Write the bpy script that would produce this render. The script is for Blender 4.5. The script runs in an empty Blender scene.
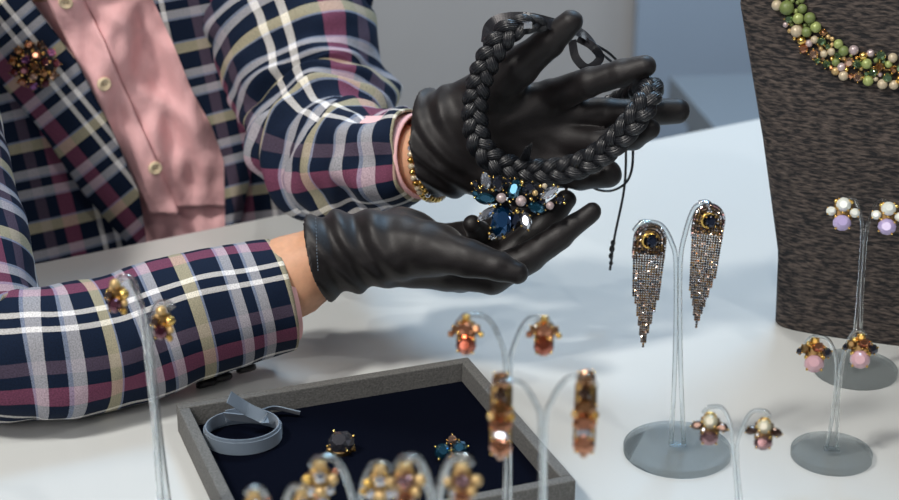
import bpy, math, random
import numpy as np
from mathutils import Vector, noise
from mathutils.bvhtree import BVHTree

S = bpy.context.scene
COL = S.collection
PI = math.pi
R = math.radians

# ------------------------------------------------------------------ camera
CAM_H, PITCH, FPX = .54, R(22), 1677.0
cam_d = bpy.data.cameras.new('camera')
cam = bpy.data.objects.new('camera', cam_d); COL.objects.link(cam)
cam.location = (0, 0, CAM_H)
cam.rotation_euler = (PI/2 - PITCH, 0, 0)
cam_d.sensor_width = 36
cam_d.lens = FPX*36/899
cam_d.clip_start = .05
cam_d.dof.use_dof = True
cam_d.dof.focus_distance = 1.155
cam_d.dof.aperture_fstop = 7.5
S.camera = cam

# ------------------------------------------------------------------ light
w = bpy.data.worlds.new('world'); S.world = w; w.use_nodes = True
wn, wl_ = w.node_tree.nodes, w.node_tree.links
tc = wn.new('ShaderNodeTexCoord'); nz = wn.new('ShaderNodeTexNoise'); nz.inputs['Scale'].default_value = 2.6; nz.inputs['Detail'].default_value = 1.5
rp_ = wn.new('ShaderNodeValToRGB'); rp_.color_ramp.elements[0].position = .45; rp_.color_ramp.elements[0].color = (.05, .07, .12, 1)
rp_.color_ramp.elements[1].position = .62; rp_.color_ramp.elements[1].color = (1.5, 1.6, 1.75, 1)
wl_.new(tc.outputs['Generated'], nz.inputs['Vector']); wl_.new(nz.outputs['Fac'], rp_.inputs[0]); wl_.new(rp_.outputs[0], wn['Background'].inputs[0])
wn['Background'].inputs[1].default_value = .17

def area(name, loc, target, size, power, color, sy=None, spread=180):
    l = bpy.data.lights.new(name, 'AREA'); o = bpy.data.objects.new(name, l); COL.objects.link(o)
    l.energy = power; l.color = color; l.size = size; l.spread = R(spread)
    if sy: l.shape = 'RECTANGLE'; l.size_y = sy
    o.location = loc
    o.rotation_euler = (Vector(target)-Vector(loc)).to_track_quat('-Z', 'Y').to_euler()
    return o
area('ceiling_lamp_light', (-.95, .35, 1.6), (-.1, 1.2, .05), .22, 23, (1, .96, .90))
area('ceiling_lamp_back_light', (.55, 2.3, 1.9), (.1, 1.2, 0), .5, 21, (.42, .70, 1))
area('window_light', (-.9, -1.0, 1.35), (-.15, 1.4, .05), 1.0, 14, (1, .92, .88))
area('spot_lamp_light', (.75, .25, 1.5), (.1, 1.1, .05), .05, 3.5, (1, .97, .92))
area('spot_lamp_light', (-.15, .5, 1.9), (0, 1.1, .05), .05, 4.5, (1, .97, .92))
area('shelf_lamp_light', (1.2, 2.2, 1.3), (.6, 3.2, -.4), .5, 7, (.80, .90, 1))
area('wall_lamp_light', (-.1, 2.2, 1.5), (-.1, 3.2, -.4), .5, 13, (1, .97, .93))

S.view_settings.view_transform = 'Standard'
S.view_settings.look = 'None'
S.view_settings.exposure = 0.14
S.view_settings.gamma = 1
S.view_settings.use_curve_mapping = False

# ------------------------------------------------------------------ projection helpers
CP, SP = math.cos(PITCH), math.sin(PITCH)
def at(px, py, Y):
    """point of the place at distance Y (metres along the table) seen at px, py"""
    u = -(py-250)/FPX
    r = np.array([(px-449.5)/FPX, CP+u*SP, -SP+u*CP])
    return np.array([0, 0, CAM_H]) + r*(Y/r[1])
def atz(px, py, z):
    u = -(py-250)/FPX
    r = np.array([(px-449.5)/FPX, CP+u*SP, -SP+u*CP])
    return np.array([0, 0, CAM_H]) + r*((z-CAM_H)/r[2])
def mpp(P):
    """metres per pixel at a point"""
    return (P[1]*CP + (CAM_H-P[2])*SP)/FPX
def nrm(v):
    v = np.asarray(v, float); return v/max(np.linalg.norm(v), 1e-9)
def catmull(pts, n):
    pts = np.asarray(pts, float)
    P = np.vstack([2*pts[0]-pts[1], pts, 2*pts[-1]-pts[-2]])
    out = []
    m = len(pts)-1
    for i in range(n+1):
        t = i/n*m; k = min(int(t), m-1); f = t-k
        p0, p1, p2, p3 = P[k], P[k+1], P[k+2], P[k+3]
        out.append(.5*((2*p1)+(-p0+p2)*f+(2*p0-5*p1+4*p2-p3)*f*f+(-p0+3*p1-3*p2+p3)*f**3))
    return np.array(out)

# ------------------------------------------------------------------ materials
def mat(name, col, rough=.5, metal=0, **kw):
    m = bpy.data.materials.new(name); m.use_nodes = True
    b = m.node_tree.nodes['Principled BSDF']
    b.inputs['Base Color'].default_value = (*col, 1)
    b.inputs['Roughness'].default_value = rough
    b.inputs['Metallic'].default_value = metal
    for k, v in kw.items():
        b.inputs[k.replace('_', ' ')].default_value = v
    return m
def nodes(m): return m.node_tree.nodes, m.node_tree.links, m.node_tree.nodes['Principled BSDF']
def add_bump(m, scale=300, strength=.3, dist=.001, detail=3, stretch=(1, 1, 1), coord='Object', colvar=0, rot=(0, 0, 0)):
    n, l, b = nodes(m)
    tc = n.new('ShaderNodeTexCoord'); mp = n.new('ShaderNodeMapping'); mp.inputs['Scale'].default_value = stretch
    mp.inputs['Rotation'].default_value = rot
    nz = n.new('ShaderNodeTexNoise'); nz.inputs['Scale'].default_value = scale; nz.inputs['Detail'].default_value = detail
    bp = n.new('ShaderNodeBump'); bp.inputs['Strength'].default_value = strength; bp.inputs['Distance'].default_value = dist
    l.new(tc.outputs[coord], mp.inputs[0]); l.new(mp.outputs[0], nz.inputs['Vector']); l.new(nz.outputs['Fac'], bp.inputs['Height'])
    l.new(bp.outputs[0], b.inputs['Normal'])
    if colvar:
        c = b.inputs['Base Color'].default_value[:]
        r = n.new('ShaderNodeValToRGB')
        r.color_ramp.elements[0].position = .35; r.color_ramp.elements[1].position = .68
        r.color_ramp.elements[0].color = (*[x*(1-colvar) for x in c[:3]], 1)
        r.color_ramp.elements[1].color = (*[x*(1+colvar) for x in c[:3]], 1)
        l.new(nz.outputs['Fac'], r.inputs[0]); l.new(r.outputs[0], b.inputs['Base Color'])
    return m

def plaid(name):
    m = mat(name, (.01, .02, .05), .85); n, l, b = nodes(m)
    b.inputs['Specular IOR Level'].default_value = .2
    uv = n.new('ShaderNodeTexCoord'); sx = n.new('ShaderNodeSeparateXYZ'); l.new(uv.outputs['UV'], sx.inputs[0])
    NAVY = (.003, .010, .030)
    def ramp(sock, period, stripes):
        d = n.new('ShaderNodeMath'); d.operation = 'DIVIDE'; d.inputs[1].default_value = period; l.new(sock, d.inputs[0])
        f = n.new('ShaderNodeMath'); f.operation = 'FRACT'; l.new(d.outputs[0], f.inputs[0])
        r = n.new('ShaderNodeValToRGB'); r.color_ramp.interpolation = 'CONSTANT'
        e = r.color_ramp.elements; e[0].position = 0; e[0].color = (*NAVY, 1)
        e.remove(e[1])
        stops = []
        for i, (p0, wd, c) in enumerate(stripes):
            stops.append((p0, c))
            if i == len(stripes)-1 or stripes[i+1][0] > p0+wd+.01: stops.append((p0+wd, NAVY))
        for p0, c in stops:
            a = e.new(p0/period); a.color = (*c, 1)
        l.new(f.outputs[0], r.inputs[0]); return r.outputs[0]
    GR = (.62, .62, .66); WH, PB, OL, MV, BG = (.95, .92, .88), (.34, .40, .54), (.66, .60, .40), (.13, .09, .13), (.31, .085, .15)
    A = ramp(sx.outputs[0], 8.6, [(.3, .42, WH), (1.5, .42, WH), (4.0, 1.0, MV), (5.95, 1.35, BG)])
    B = ramp(sx.outputs[1], 6.9, [(.30, .17, PB), (.47, .9, OL), (2.85, .68, GR), (3.53, .2, PB), (4.5, .68, GR), (5.18, .2, PB)])
    mx = n.new('ShaderNodeMixRGB'); mx.blend_type = 'MIX'; mx.inputs[0].default_value = .5
    l.new(A, mx.inputs[1]); l.new(B, mx.inputs[2])
    # thread grain
    nz = n.new('ShaderNodeTexNoise'); nz.inputs['Scale'].default_value = 9; nz.inputs['Detail'].default_value = 4
    mp = n.new('ShaderNodeMapping'); mp.inputs['Scale'].default_value = (1, 1.6, 1)
    l.new(uv.outputs['UV'], mp.inputs[0]); l.new(mp.outputs[0], nz.inputs['Vector'])
    r2 = n.new('ShaderNodeValToRGB'); r2.color_ramp.elements[0].position = .3; r2.color_ramp.elements[1].position = .62
    r2.color_ramp.elements[0].color = (.62, .62, .62, 1); r2.color_ramp.elements[1].color = (1.12, 1.12, 1.12, 1)
    l.new(nz.outputs['Fac'], r2.inputs[0])
    mu = n.new('ShaderNodeMixRGB'); mu.blend_type = 'MULTIPLY'; mu.inputs[0].default_value = 1
    l.new(mx.outputs[0], mu.inputs[1]); l.new(r2.outputs[0], mu.inputs[2]); l.new(mu.outputs[0], b.inputs['Base Color'])
    bp = n.new('ShaderNodeBump'); bp.inputs['Strength'].default_value = .25; bp.inputs['Distance'].default_value = .0006
    l.new(nz.outputs['Fac'], bp.inputs['Height']); l.new(bp.outputs[0], b.inputs['Normal'])
    return m

M = {}
M['plaid'] = plaid('plaid_cotton')
M['pink'] = add_bump(mat('pink_cotton', (.86, .50, .51), .8), 60, .5, .004, 3, (1, 1, .6), colvar=.06)
M['glove'] = mat('black_satin', (.0080, .0062, .0068), .50, Specular_IOR_Level=.40, Sheen_Weight=.13, Sheen_Roughness=.35)
add_bump(M['glove'], 900, .25, .0005, 3, (1, 1, 1.3), colvar=.25)
M['skin'] = add_bump(mat('skin', (.62, .33, .20), .5, Subsurface_Weight=.08), 220, .15, .001, 4, colvar=.05)
M['braid'] = mat('black_cord_fibre', (.006, .007, .010), .38, Specular_IOR_Level=.6)
M['cord'] = mat('black_waxed_cord', (.008, .009, .012), .4)
M['satin'] = mat('black_satin_ribbon', (.02, .02, .024), .22, Specular_IOR_Level=.8)
M['ribbon'] = add_bump(mat('grey_blue_satin', (.16, .21, .27), .32, Sheen_Weight=.4), 400, .2, .0005)
M['gold'] = mat('old_gold', (.62, .38, .10), .28, 1)
M['brightgold'] = mat('bright_gold', (.90, .60, .18), .2, 1)
M['oldbrass'] = mat('dark_brass', (.22, .14, .06), .4, 1)
M['silver'] = mat('silver', (.75, .75, .78), .22, 1)
M['darkfelt'] = mat('black_felt', (.006, .006, .010), .9)
def acrylic(name, tint, lo, hi, ior=1.45):
    m = bpy.data.materials.new(name); m.use_nodes = True; n, l = m.node_tree.nodes, m.node_tree.links
    n.remove(n['Principled BSDF']); out = n['Material Output']
    tr = n.new('ShaderNodeBsdfTransparent'); tr.inputs[0].default_value = (*tint, 1)
    gl = n.new('ShaderNodeBsdfGlass'); gl.inputs['Roughness'].default_value = .03; gl.inputs['IOR'].default_value = ior; gl.inputs['Color'].default_value = (.93, .96, .97, 1)
    lw = n.new('ShaderNodeLayerWeight'); lw.inputs[0].default_value = .35
    mr = n.new('ShaderNodeMapRange'); mr.inputs['To Min'].default_value = lo; mr.inputs['To Max'].default_value = hi
    mx = n.new('ShaderNodeMixShader'); l.new(lw.outputs['Facing'], mr.inputs['Value']); l.new(mr.outputs[0], mx.inputs[0])
    l.new(tr.outputs[0], mx.inputs[1]); l.new(gl.outputs[0], mx.inputs[2]); l.new(mx.outputs[0], out.inputs[0])
    return m
M['acrylic'] = acrylic('clear_acrylic', (.95, .96, .96), .35, 1.0)
M['acrylic_base'] = acrylic('clear_acrylic_base', (.78, .80, .81), .14, .8)
M['linen'] = add_bump(mat('grey_linen_board', (.13, .13, .125), .85), 700, .5, .0008, 3, (1, 1, 1), colvar=.22)
M['velvet'] = mat('navy_velvet', (.0012, .0022, .007), .95, Specular_IOR_Level=.05)
M['burlap'] = add_bump(mat('dark_woven_cloth', (.042, .034, .030), .9), 420, .9, .002, 5, (.35, .35, 1.3), colvar=.92, rot=(.3, .5, .1))
_r = [x for x in M['burlap'].node_tree.nodes if x.type == 'VALTORGB'][0].color_ramp.elements
_r[0].position, _r[1].position = .40, .68; _r[0].color = (.009, .009, .011, 1); _r[1].color = (.105, .083, .072, 1)
M['table'] = add_bump(mat('white_laminate', (.60, .62, .61), .30), 14, .05, .004, 2)
M['chair'] = mat('dark_chair_plastic', (.05, .05, .05), .5)
M['button'] = mat('shell_button', (.75, .62, .42), .25)
M['blackbutton'] = mat('black_button', (.008, .008, .010), .3)
M['pearl'] = mat('mauve_pearl', (.52, .42, .42), .25, .35)
M['trousers'] = mat('dark_trousers', (.02, .02, .03), .9)
M['floor'] = add_bump(mat('grey_floor', (.30, .31, .33), .5), 5, .1, .01, colvar=.06)
M['wall'] = add_bump(mat('grey_wall', (.36, .36, .36), .8), 2, .1, .01, colvar=.04)
M['bluepanel'] = add_bump(mat('blue_grey_panel', (.25, .32, .41), .7), 2, .1, .01, colvar=.05)
M['bench'] = mat('pale_bench', (.17, .21, .25), .7)

def gemmat(name, col, rough=.05, metal=.85):
    m = mat('gem_'+name, col, rough, metal, Coat_Weight=1.0, Coat_Roughness=.03)
    return m
G = {}
for nme, col in dict(clear=(.72, .76, .84), smoky=(.05, .055, .08), teal=(.03, .16, .26), blue=(.004, .07, .20), navy=(.004, .012, .04),
                     copper=(.50, .20, .10), amber=(.30, .13, .04), rust=(.42, .10, .05), maroon=(.12, .02, .04), mauve=(.30, .16, .17), brown=(.10, .05, .03),
                     olive=(.16, .18, .06), green=(.20, .32, .16), peach=(.62, .38, .26), violet=(.30, .10, .30), pinkgem=(.75, .25, .5)).items():
    G[nme] = gemmat(nme, col)
G['champagne'] = gemmat('champagne', (.30, .22, .165)); G['bronze'] = gemmat('bronze', (.17, .12, .09))
G['greysmoke'] = gemmat('grey_smoke', (.20, .20, .23))
G['opalpink'] = gemmat('opal_pink', (.56, .34, .38), .25, .0)
G['opalwhite'] = gemmat('opal_white', (.80, .84, .78), .25, .0)
G['lavender'] = gemmat('lavender', (.48, .40, .68), .2, .0)
G['opalgreen'] = gemmat('opal_green', (.48, .46, .32), .25, .0)
G['gold'] = M['gold']; G['brightgold'] = M['brightgold']; G['brass'] = M['oldbrass']; G['pearl'] = M['pearl']
G['goldpearl'] = mat('gold_pearl', (.60, .42, .19), .2, .5)
G['creampearl'] = mat('cream_pearl', (.56, .47, .33), .22, .15)
G['greenpearl'] = mat('green_pearl', (.34, .40, .14), .25, .15)
G['jade'] = mat('jade_bead', (.17, .22, .07), .4)

# ------------------------------------------------------------------ object helpers
ORG = {}
def tag(o, label=None, cat=None, group=None, kind=None):
    if label: o['label'] = label
    if cat: o['category'] = cat
    if group: o['group'] = group
    if kind: o['kind'] = kind
    return o
def thing(name, label, cat, loc, group=None):
    o = bpy.data.objects.new(name, None); COL.objects.link(o); o.location = tuple(loc); o.empty_display_size = .01
    ORG[o.name] = np.array(loc, float)
    return tag(o, label, cat, group)
class MB:
    def __init__(s): s.v = []; s.f = []; s.m = []; s.sm = []; s.uv = None; s.mats = []
    def mi(s, m):
        if m not in s.mats: s.mats.append(m)
        return s.mats.index(m)
    def add(s, v, f, m, smooth=True):
        k = len(s.v); s.v += [tuple(map(float, p)) for p in v]
        i = s.mi(m)
        for q in f: s.f.append(tuple(k+a for a in q)); s.m.append(i); s.sm.append(smooth)
        return s
    def build(s, name, parent=None, origin=None, label=None):
        me = bpy.data.meshes.new(name)
        if parent is not None: og = ORG[parent.name]
        elif origin is not None: og = np.array(origin, float)
        else: og = np.zeros(3)
        V = np.array(s.v)-og
        me.from_pydata([tuple(p) for p in V], [], s.f)
        for m in s.mats: me.materials.append(m)
        me.polygons.foreach_set('material_index', s.m)
        me.polygons.foreach_set('use_smooth', s.sm)
        if s.uv is not None:
            ul = me.uv_layers.new(name='UVMap')
            UV = np.array(s.uv)
            if len(UV) == len(s.v):
                li = np.zeros(len(me.loops), dtype=np.int32); me.loops.foreach_get('vertex_index', li)
                ul.data.foreach_set('uv', UV[li].astype(np.float32).ravel())
            else: ul.data.foreach_set('uv', UV.astype(np.float32).ravel())
        me.update()
        o = bpy.data.objects.new(name, me); COL.objects.link(o)
        ORG[o.name] = og
        if parent is not None: o.parent = parent
        else: o.location = tuple(og)
        if label: o['label'] = label
        return o

def frame(n, up=(0, 0, 1)):
    n = nrm(n); r = nrm(np.cross(up, n)); u = np.cross(n, r); return r, u, n
def tocam(P): return nrm(np.array([0, 0, CAM_H])-np.asarray(P))

def add_box(mb, c, s, m, rz=0, smooth=False):
    c = np.array(c); cs, sn = math.cos(rz), math.sin(rz); V = []
    for z in (-1, 1):
        for x, y in ((-1, -1), (1, -1), (1, 1), (-1, 1)):
            lx, ly = x*s[0]/2, y*s[1]/2
            V.append(c+np.array([lx*cs-ly*sn, lx*sn+ly*cs, z*s[2]/2]))
    mb.add(V, [(3, 2, 1, 0), (4, 5, 6, 7), (0, 1, 5, 4), (1, 2, 6, 5), (2, 3, 7, 6), (3, 0, 4, 7)], m, smooth)
def add_ball(mb, c, r, m, seg=14, rings=9, sc=(1, 1, 1)):
    V = []; F = []
    c = np.array(c)
    V.append(c+np.array([0, 0, r*sc[2]]))
    for i in range(1, rings):
        a = PI*i/rings
        for j in range(seg):
            b = 2*PI*j/seg
            V.append(c+r*np.array([math.sin(a)*math.cos(b)*sc[0], math.sin(a)*math.sin(b)*sc[1], math.cos(a)*sc[2]]))
    V.append(c-np.array([0, 0, r*sc[2]]))
    for j in range(seg):
        F.append((0, 1+j, 1+(j+1) % seg))
        F.append((len(V)-1, 1+(rings-2)*seg+(j+1) % seg, 1+(rings-2)*seg+j))
    for i in range(rings-2):
        for j in range(seg):
            a = 1+i*seg+j; b = 1+i*seg+(j+1) % seg
            F.append((a, a+seg, b+seg, b))
    mb.add(V, F, m)
def add_sweep(mb, P, prof, m, cap=True, up=(0, 0, 1), scale=None, smooth=True, twist=None, closed_prof=True, fixed=None):
    """sweep a 2D profile [(a, b)...] along P; a along side, b along up"""
    P = np.asarray(P, float); n = len(P)
    T = np.gradient(P, axis=0); T = T/np.linalg.norm(T, axis=1)[:, None]
    s = nrm(np.cross(T[0], up)); V = []; F = []
    k = len(prof)
    for i in range(n):
        if fixed is not None: s = np.cross(T[i], fixed)
        s = nrm(s-T[i]*np.dot(s, T[i])); u = np.cross(s, T[i])
        sc = 1 if scale is None else scale[i]
        pr = prof(i) if callable(prof) else prof
        tw = 0 if twist is None else twist[i]
        c_, s_ = math.cos(tw), math.sin(tw)
        for a, b in pr: V.append(P[i]+s*(a*c_-b*s_)*sc+u*(a*s_+b*c_)*sc)
        k = len(pr)
    for i in range(n-1):
        for j in range(k if closed_prof else k-1):
            a = i*k+j; b = i*k+(j+1) % k
            F.append((a, b, b+k, a+k))
    if cap and closed_prof: F += [tuple(range(k))[::-1], tuple(range((n-1)*k, n*k))]
    mb.add(V, F, m, smooth)
def circ(r, n=10, ry=None): return [(r*math.cos(2*PI*i/n), (ry or r)*math.sin(2*PI*i/n)) for i in range(n)]
def add_cyl(mb, c, r, h, m, n=64, bevel=.0006):
    prof = [(0, 0), (r-bevel, 0), (r, bevel), (r, h-bevel), (r-bevel, h), (0, h)]
    V = []; F = []
    for a, z in prof[1:-1]:
        for j in range(n): V.append((c[0]+a*math.cos(2*PI*j/n), c[1]+a*math.sin(2*PI*j/n), c[2]+z))
    for i in range(3):
        for j in range(n): F.append((i*n+j, i*n+(j+1) % n, (i+1)*n+(j+1) % n, (i+1)*n+j))
    F.append(tuple(range(n))[::-1]); F.append(tuple(range(3*n, 4*n)))
    mb.add(V, F, m, False)
    return mb

def outline(kind, w, h):
    if kind == 'round': return [(w/2*math.cos(2*PI*i/12+.26), h/2*math.sin(2*PI*i/12+.26)) for i in range(12)]
    if kind == 'marquise':
        o = []
        for i in range(14):
            a = 2*PI*i/14; c, s = math.cos(a), math.sin(a)
            o.append((w/2*c*(1-abs(s)**1.5*.38), h/2*s)) if False else o.append((w/2*c*abs(c)**.35*(1 if abs(c) > 1e-6 else 0), h/2*s))
        return o
    if kind == 'octagon':
        a, b, k = w/2, h/2, .32*min(w, h)
        return [(a, -b+k), (a, b-k), (a-k, b), (-a+k, b), (-a, b-k), (-a, -b+k), (-a+k, -b), (a-k, -b)]
    if kind == 'drop':
        o = []
        for i in range(14):
            a = 2*PI*i/14
            o.append((w/2*math.sin(a)*(.62+.38*math.cos(a))*1.25, -h/2*math.cos(a)))
        return o
def add_gem(mb, P, w, h, m, kind='round', rot=0, n=None, depth=None, prong=None):
    """faceted stone, its table facing n"""
    P = np.asarray(P, float)
    if n is None: n = tocam(P)
    r, u, n = frame(n); c, s = math.cos(rot), math.sin(rot)
    r, u = r*c+u*s, -r*s+u*c
    d = depth or .52*min(w, h)
    O = outline(kind, w, h); k = len(O)
    V = [P+r*a+u*b for a, b in O]
    V += [P+r*a*.84+u*b*.84+n*d*.35 for a, b in O] if False else []
    mid = [((O[i][0]+O[(i+1) % k][0])/2, (O[i][1]+O[(i+1) % k][1])/2) for i in range(k)]
    V += [P+r*a*.86+u*b*.86+n*d*.42 for a, b in mid]
    V += [P+r*a*.50+u*b*.50+n*d*.8 for a, b in O]
    V += [P-n*d*.9]
    F = []
    for i in range(k):
        j = (i+1) % k
        F.append((i, j, k+i)); F.append((k+i, j, k+j)); F.append((k+i, k+j, 2*k+j)); F.append((k+i, 2*k+j, 2*k+i))
        F.append((j, i, 3*k))
    F.append(tuple(2*k+i for i in range(k)))
    mb.add(V, F, m, False)
    if prong is not None:
        for q in range(4):
            a = O[(q*k//4+k//8) % k]
            add_ball(mb, P+r*a[0]+u*a[1]+n*d*.25, .06*min(w, h)+.0002, prong, 6, 5)

# ------------------------------------------------------------------ implicit surfaces
def smin(a, b, k):
    h = np.clip(.5+.5*(b-a)/k, 0, 1); return b*(1-h)+a*h-k*h*(1-h)
def cone(X, a, b, ra, rb, flat=None):
    a = np.asarray(a, np.float32); b = np.asarray(b, np.float32); ab = b-a
    pa = X-a; t = np.clip((pa@ab)/max(float(ab@ab), 1e-9), 0, 1)
    q = pa-t[..., None]*ab
    if flat is not None:
        n, f = flat; dn = q@np.asarray(n, np.float32)
        d = np.sqrt(np.maximum((q*q).sum(-1)-dn*dn, 0)+(dn*f)**2)
    else: d = np.sqrt((q*q).sum(-1))
    return d-(ra+(rb-ra)*t)
def chain(X, pts, k=.003):
    d = None
    for (a, ra), (b, rb) in zip(pts[:-1], pts[1:]):
        c = cone(X, a, b, ra, rb); d = c if d is None else smin(d, c, k)
    return d
def surfnet(f, lo, hi, res):
    lo = np.array(lo); hi = np.array(hi); n = np.ceil((hi-lo)/res).astype(int)+1
    ax = [lo[i]+np.arange(n[i])*res for i in range(3)]
    D = np.empty(n, np.float32)
    for i in range(0, n[0], 16):
        X = np.stack(np.meshgrid(ax[0][i:i+16], ax[1], ax[2], indexing='ij'), -1).astype(np.float32)
        D[i:i+16] = f(X)
    I = D < 0
    cs = [(i, j, k) for i in (0, 1) for j in (0, 1) for k in (0, 1)]
    def cor(A, c): return A[c[0]:A.shape[0]-1+c[0], c[1]:A.shape[1]-1+c[1], c[2]:A.shape[2]-1+c[2]]
    sm = sum(cor(I, c).astype(np.int8) for c in cs)
    act = (sm > 0) & (sm < 8)
    idx = np.argwhere(act); m = len(idx)
    vid = -np.ones(act.shape, np.int64); vid[act] = np.arange(m)
    acc = np.zeros((m, 3)); cnt = np.zeros(m)
    for a in cs:
        for axn in range(3):
            if a[axn] == 0:
                b = list(a); b[axn] = 1
                da = D[idx[:, 0]+a[0], idx[:, 1]+a[1], idx[:, 2]+a[2]]; db = D[idx[:, 0]+b[0], idx[:, 1]+b[1], idx[:, 2]+b[2]]
                x = (da < 0) != (db < 0)
                t = np.where(x, da/np.where(da-db == 0, 1, da-db), 0)
                p = np.tile(np.array(a, float), (m, 1)); p[:, axn] = t
                acc[x] += p[x]; cnt[x] += 1
    V = lo+(idx+acc/cnt[:, None])*res
    F = []
    for axn in range(3):
        o = [q for q in range(3) if q != axn]
        sl0 = [slice(None)]*3; sl1 = [slice(None)]*3; sl0[axn] = slice(0, -1); sl1[axn] = slice(1, None)
        e = I[tuple(sl0)] != I[tuple(sl1)]
        E = np.argwhere(e)
        E = E[(E[:, o[0]] > 0) & (E[:, o[1]] > 0) & (E[:, o[0]] < n[o[0]]-1) & (E[:, o[1]] < n[o[1]]-1)]
        ins = I[E[:, 0], E[:, 1], E[:, 2]]
        def g(d0, d1):
            Q = E.copy(); Q[:, o[0]] -= d0; Q[:, o[1]] -= d1; return vid[Q[:, 0], Q[:, 1], Q[:, 2]]
        q = np.stack([g(0, 0), g(1, 0), g(1, 1), g(0, 1)], 1)
        fl = ins if axn != 1 else ~ins
        q[~fl] = q[~fl][:, ::-1]
        F.append(q)
    F = np.vstack(F)
    return V, [tuple(map(int, q)) for q in F]
def sdf_obj(name, f, lo, hi, res, m, parent=None, label=None):
    V, F = surfnet(f, lo, hi, res); mb = MB(); mb.add(V, F, m); return mb.build(name, parent, label=label)

def bvh_of(o):
    og = ORG[o.name]; me = o.data
    return BVHTree.FromPolygons([tuple(np.array(v.co)+og) for v in me.vertices], [tuple(p.vertices) for p in me.polygons])
def hit(tree, px, py):
    d = at(px, py, 1)-np.array([0, 0, CAM_H])
    loc, nn, i, ds = tree.ray_cast(Vector((0, 0, CAM_H)), Vector(d).normalized())
    if loc is None: return None, None
    nn = np.array(nn)
    if nn@tocam(loc) < 0: nn = -nn
    return np.array(loc), nn

#=SETTING=================================================================== room
def struct(name, mb): o = mb.build(name); o['kind'] = 'structure'; return o
FL = -.75
mb = MB(); add_box(mb, (0, 1.4, FL-.05), (7, 5.4, .1), M['floor']); struct('floor', mb)
mb = MB(); add_box(mb, (0, 3.3, .65), (7, .1, 2.8), M['wall']); struct('wall_back', mb)
p = at(634, 60, 3.2)
mb = MB(); add_box(mb, (p[0]+.8, 3.2, -.0), (1.6, .05, 1.5), M['bluepanel']); add_box(mb, (p[0]+.8, 3.2, .76), (1.6, .07, .02), M['bench'])
t = mb.build('partition_panel', origin=(p[0]+.8, 3.2, FL)); tag(t, 'blue-grey partition panel standing against the back wall, blurred, left of the bust', 'panel')
# low pale bench
a = at(688, 92, 2.75)
t = thing('bench', 'low pale grey-blue bench in the blurred background between table and bust', 'bench', (a[0]+.5, 2.75, FL))
mb = MB(); add_box(mb, (a[0]+.5, 2.75, a[2]-.03), (1.0, .35, .05), M['bench'], .12); mb.build('seat', t)
for dx in (.06, .94):
    mb = MB(); add_box(mb, (a[0]+dx, 2.75+(dx-.5)*.12, (a[2]-.055+FL)/2), (.05, .3, a[2]-.055-FL), M['bench'], .12); mb.build('leg', t)

# table
ang = math.atan2(1.713-1.384, .331+.221)
ex = np.array([math.cos(ang), math.sin(ang), 0]); ey = np.array([math.sin(ang), -math.cos(ang), 0])
A0 = np.array([-.221, 1.384, 0])-ex*.55
t = thing('display_table', 'long white display table carrying the earring stands, the bust and the box', 'table', A0+ex*1.0+ey*.65+np.array([0, 0, FL]))
c = A0+ex*1.0+ey*.65
mb = MB(); add_box(mb, c-np.array([0, 0, .0125]), (2.0, 1.3, .025), M['table'], ang)
o = mb.build('tabletop', t); bv = o.modifiers.new('b', 'BEVEL'); bv.width = .003; bv.segments = 2
for i in (-1, 1):
    for j in (-1, 1):
        q = c+ex*i*.9+ey*j*.58
        mb = MB(); add_box(mb, (q[0], q[1], (FL-.025)/2), (.05, .05, -FL-.025), M['bench'], ang); mb.build('leg', t)

#=PERSON===================================================================
def ch(*pts):
    out = []
    for px, py, Y, r in pts:
        P = at(px, py, Y); out.append((P, r*mpp(P)))
    return out
# person's left hand (upper), palm to the camera, thumb up
LH = dict(
    thumb=ch((452, 122, 1.185, 30), (488, 92, 1.165, 25), (520, 66, 1.15, 19.5), (549, 42, 1.14, 15.5), (571, 22, 1.135, 12.5)),
    index=ch((480, 118, 1.18, 25), (552, 97, 1.165, 18), (590, 82, 1.14, 14.5), (622, 73, 1.13, 13.5), (645, 66, 1.125, 11.5)),
    middle=ch((480, 128, 1.18, 25), (560, 114, 1.17, 18.5), (608, 113, 1.155, 15), (645, 113, 1.15, 13.5), (677, 111, 1.148, 13)),
    ring=ch((480, 150, 1.175, 25), (560, 138, 1.165, 19), (600, 143, 1.142, 14), (633, 137, 1.128, 12.5), (650, 129, 1.118, 10.5)),
    pinky=ch((480, 168, 1.17, 26), (548, 168, 1.16, 19), (580, 175, 1.145, 15), (608, 174, 1.135, 14)))
# person's right hand (lower), palm up, thumb near the camera
RH = dict(
    thumb=ch((372, 252, 1.10, 30), (425, 248, 1.085, 25), (468, 258, 1.07, 19), (498, 266, 1.062, 15), (517, 273, 1.058, 11.5)),
    index=ch((385, 250, 1.115, 30), (450, 264, 1.108, 26), (492, 275, 1.10, 19), (528, 258, 1.10, 15.5), (560, 236, 1.105, 13), (592, 212, 1.11, 9.5)),
    middle=ch((385, 250, 1.13, 30), (455, 258, 1.135, 26), (500, 262, 1.132, 17), (530, 238, 1.135, 15), (552, 216, 1.14, 13), (566, 200, 1.142, 10.5)),
    ring=ch((385, 245, 1.14, 28), (450, 250, 1.155, 22), (484, 246, 1.15, 17), (512, 222, 1.155, 15), (534, 204, 1.16, 12)),
    pinky=ch((385, 240, 1.15, 26), (440, 240, 1.165, 17), (464, 240, 1.15, 13), (479, 232, 1.135, 11), (472, 224, 1.118, 9.5)))
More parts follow.
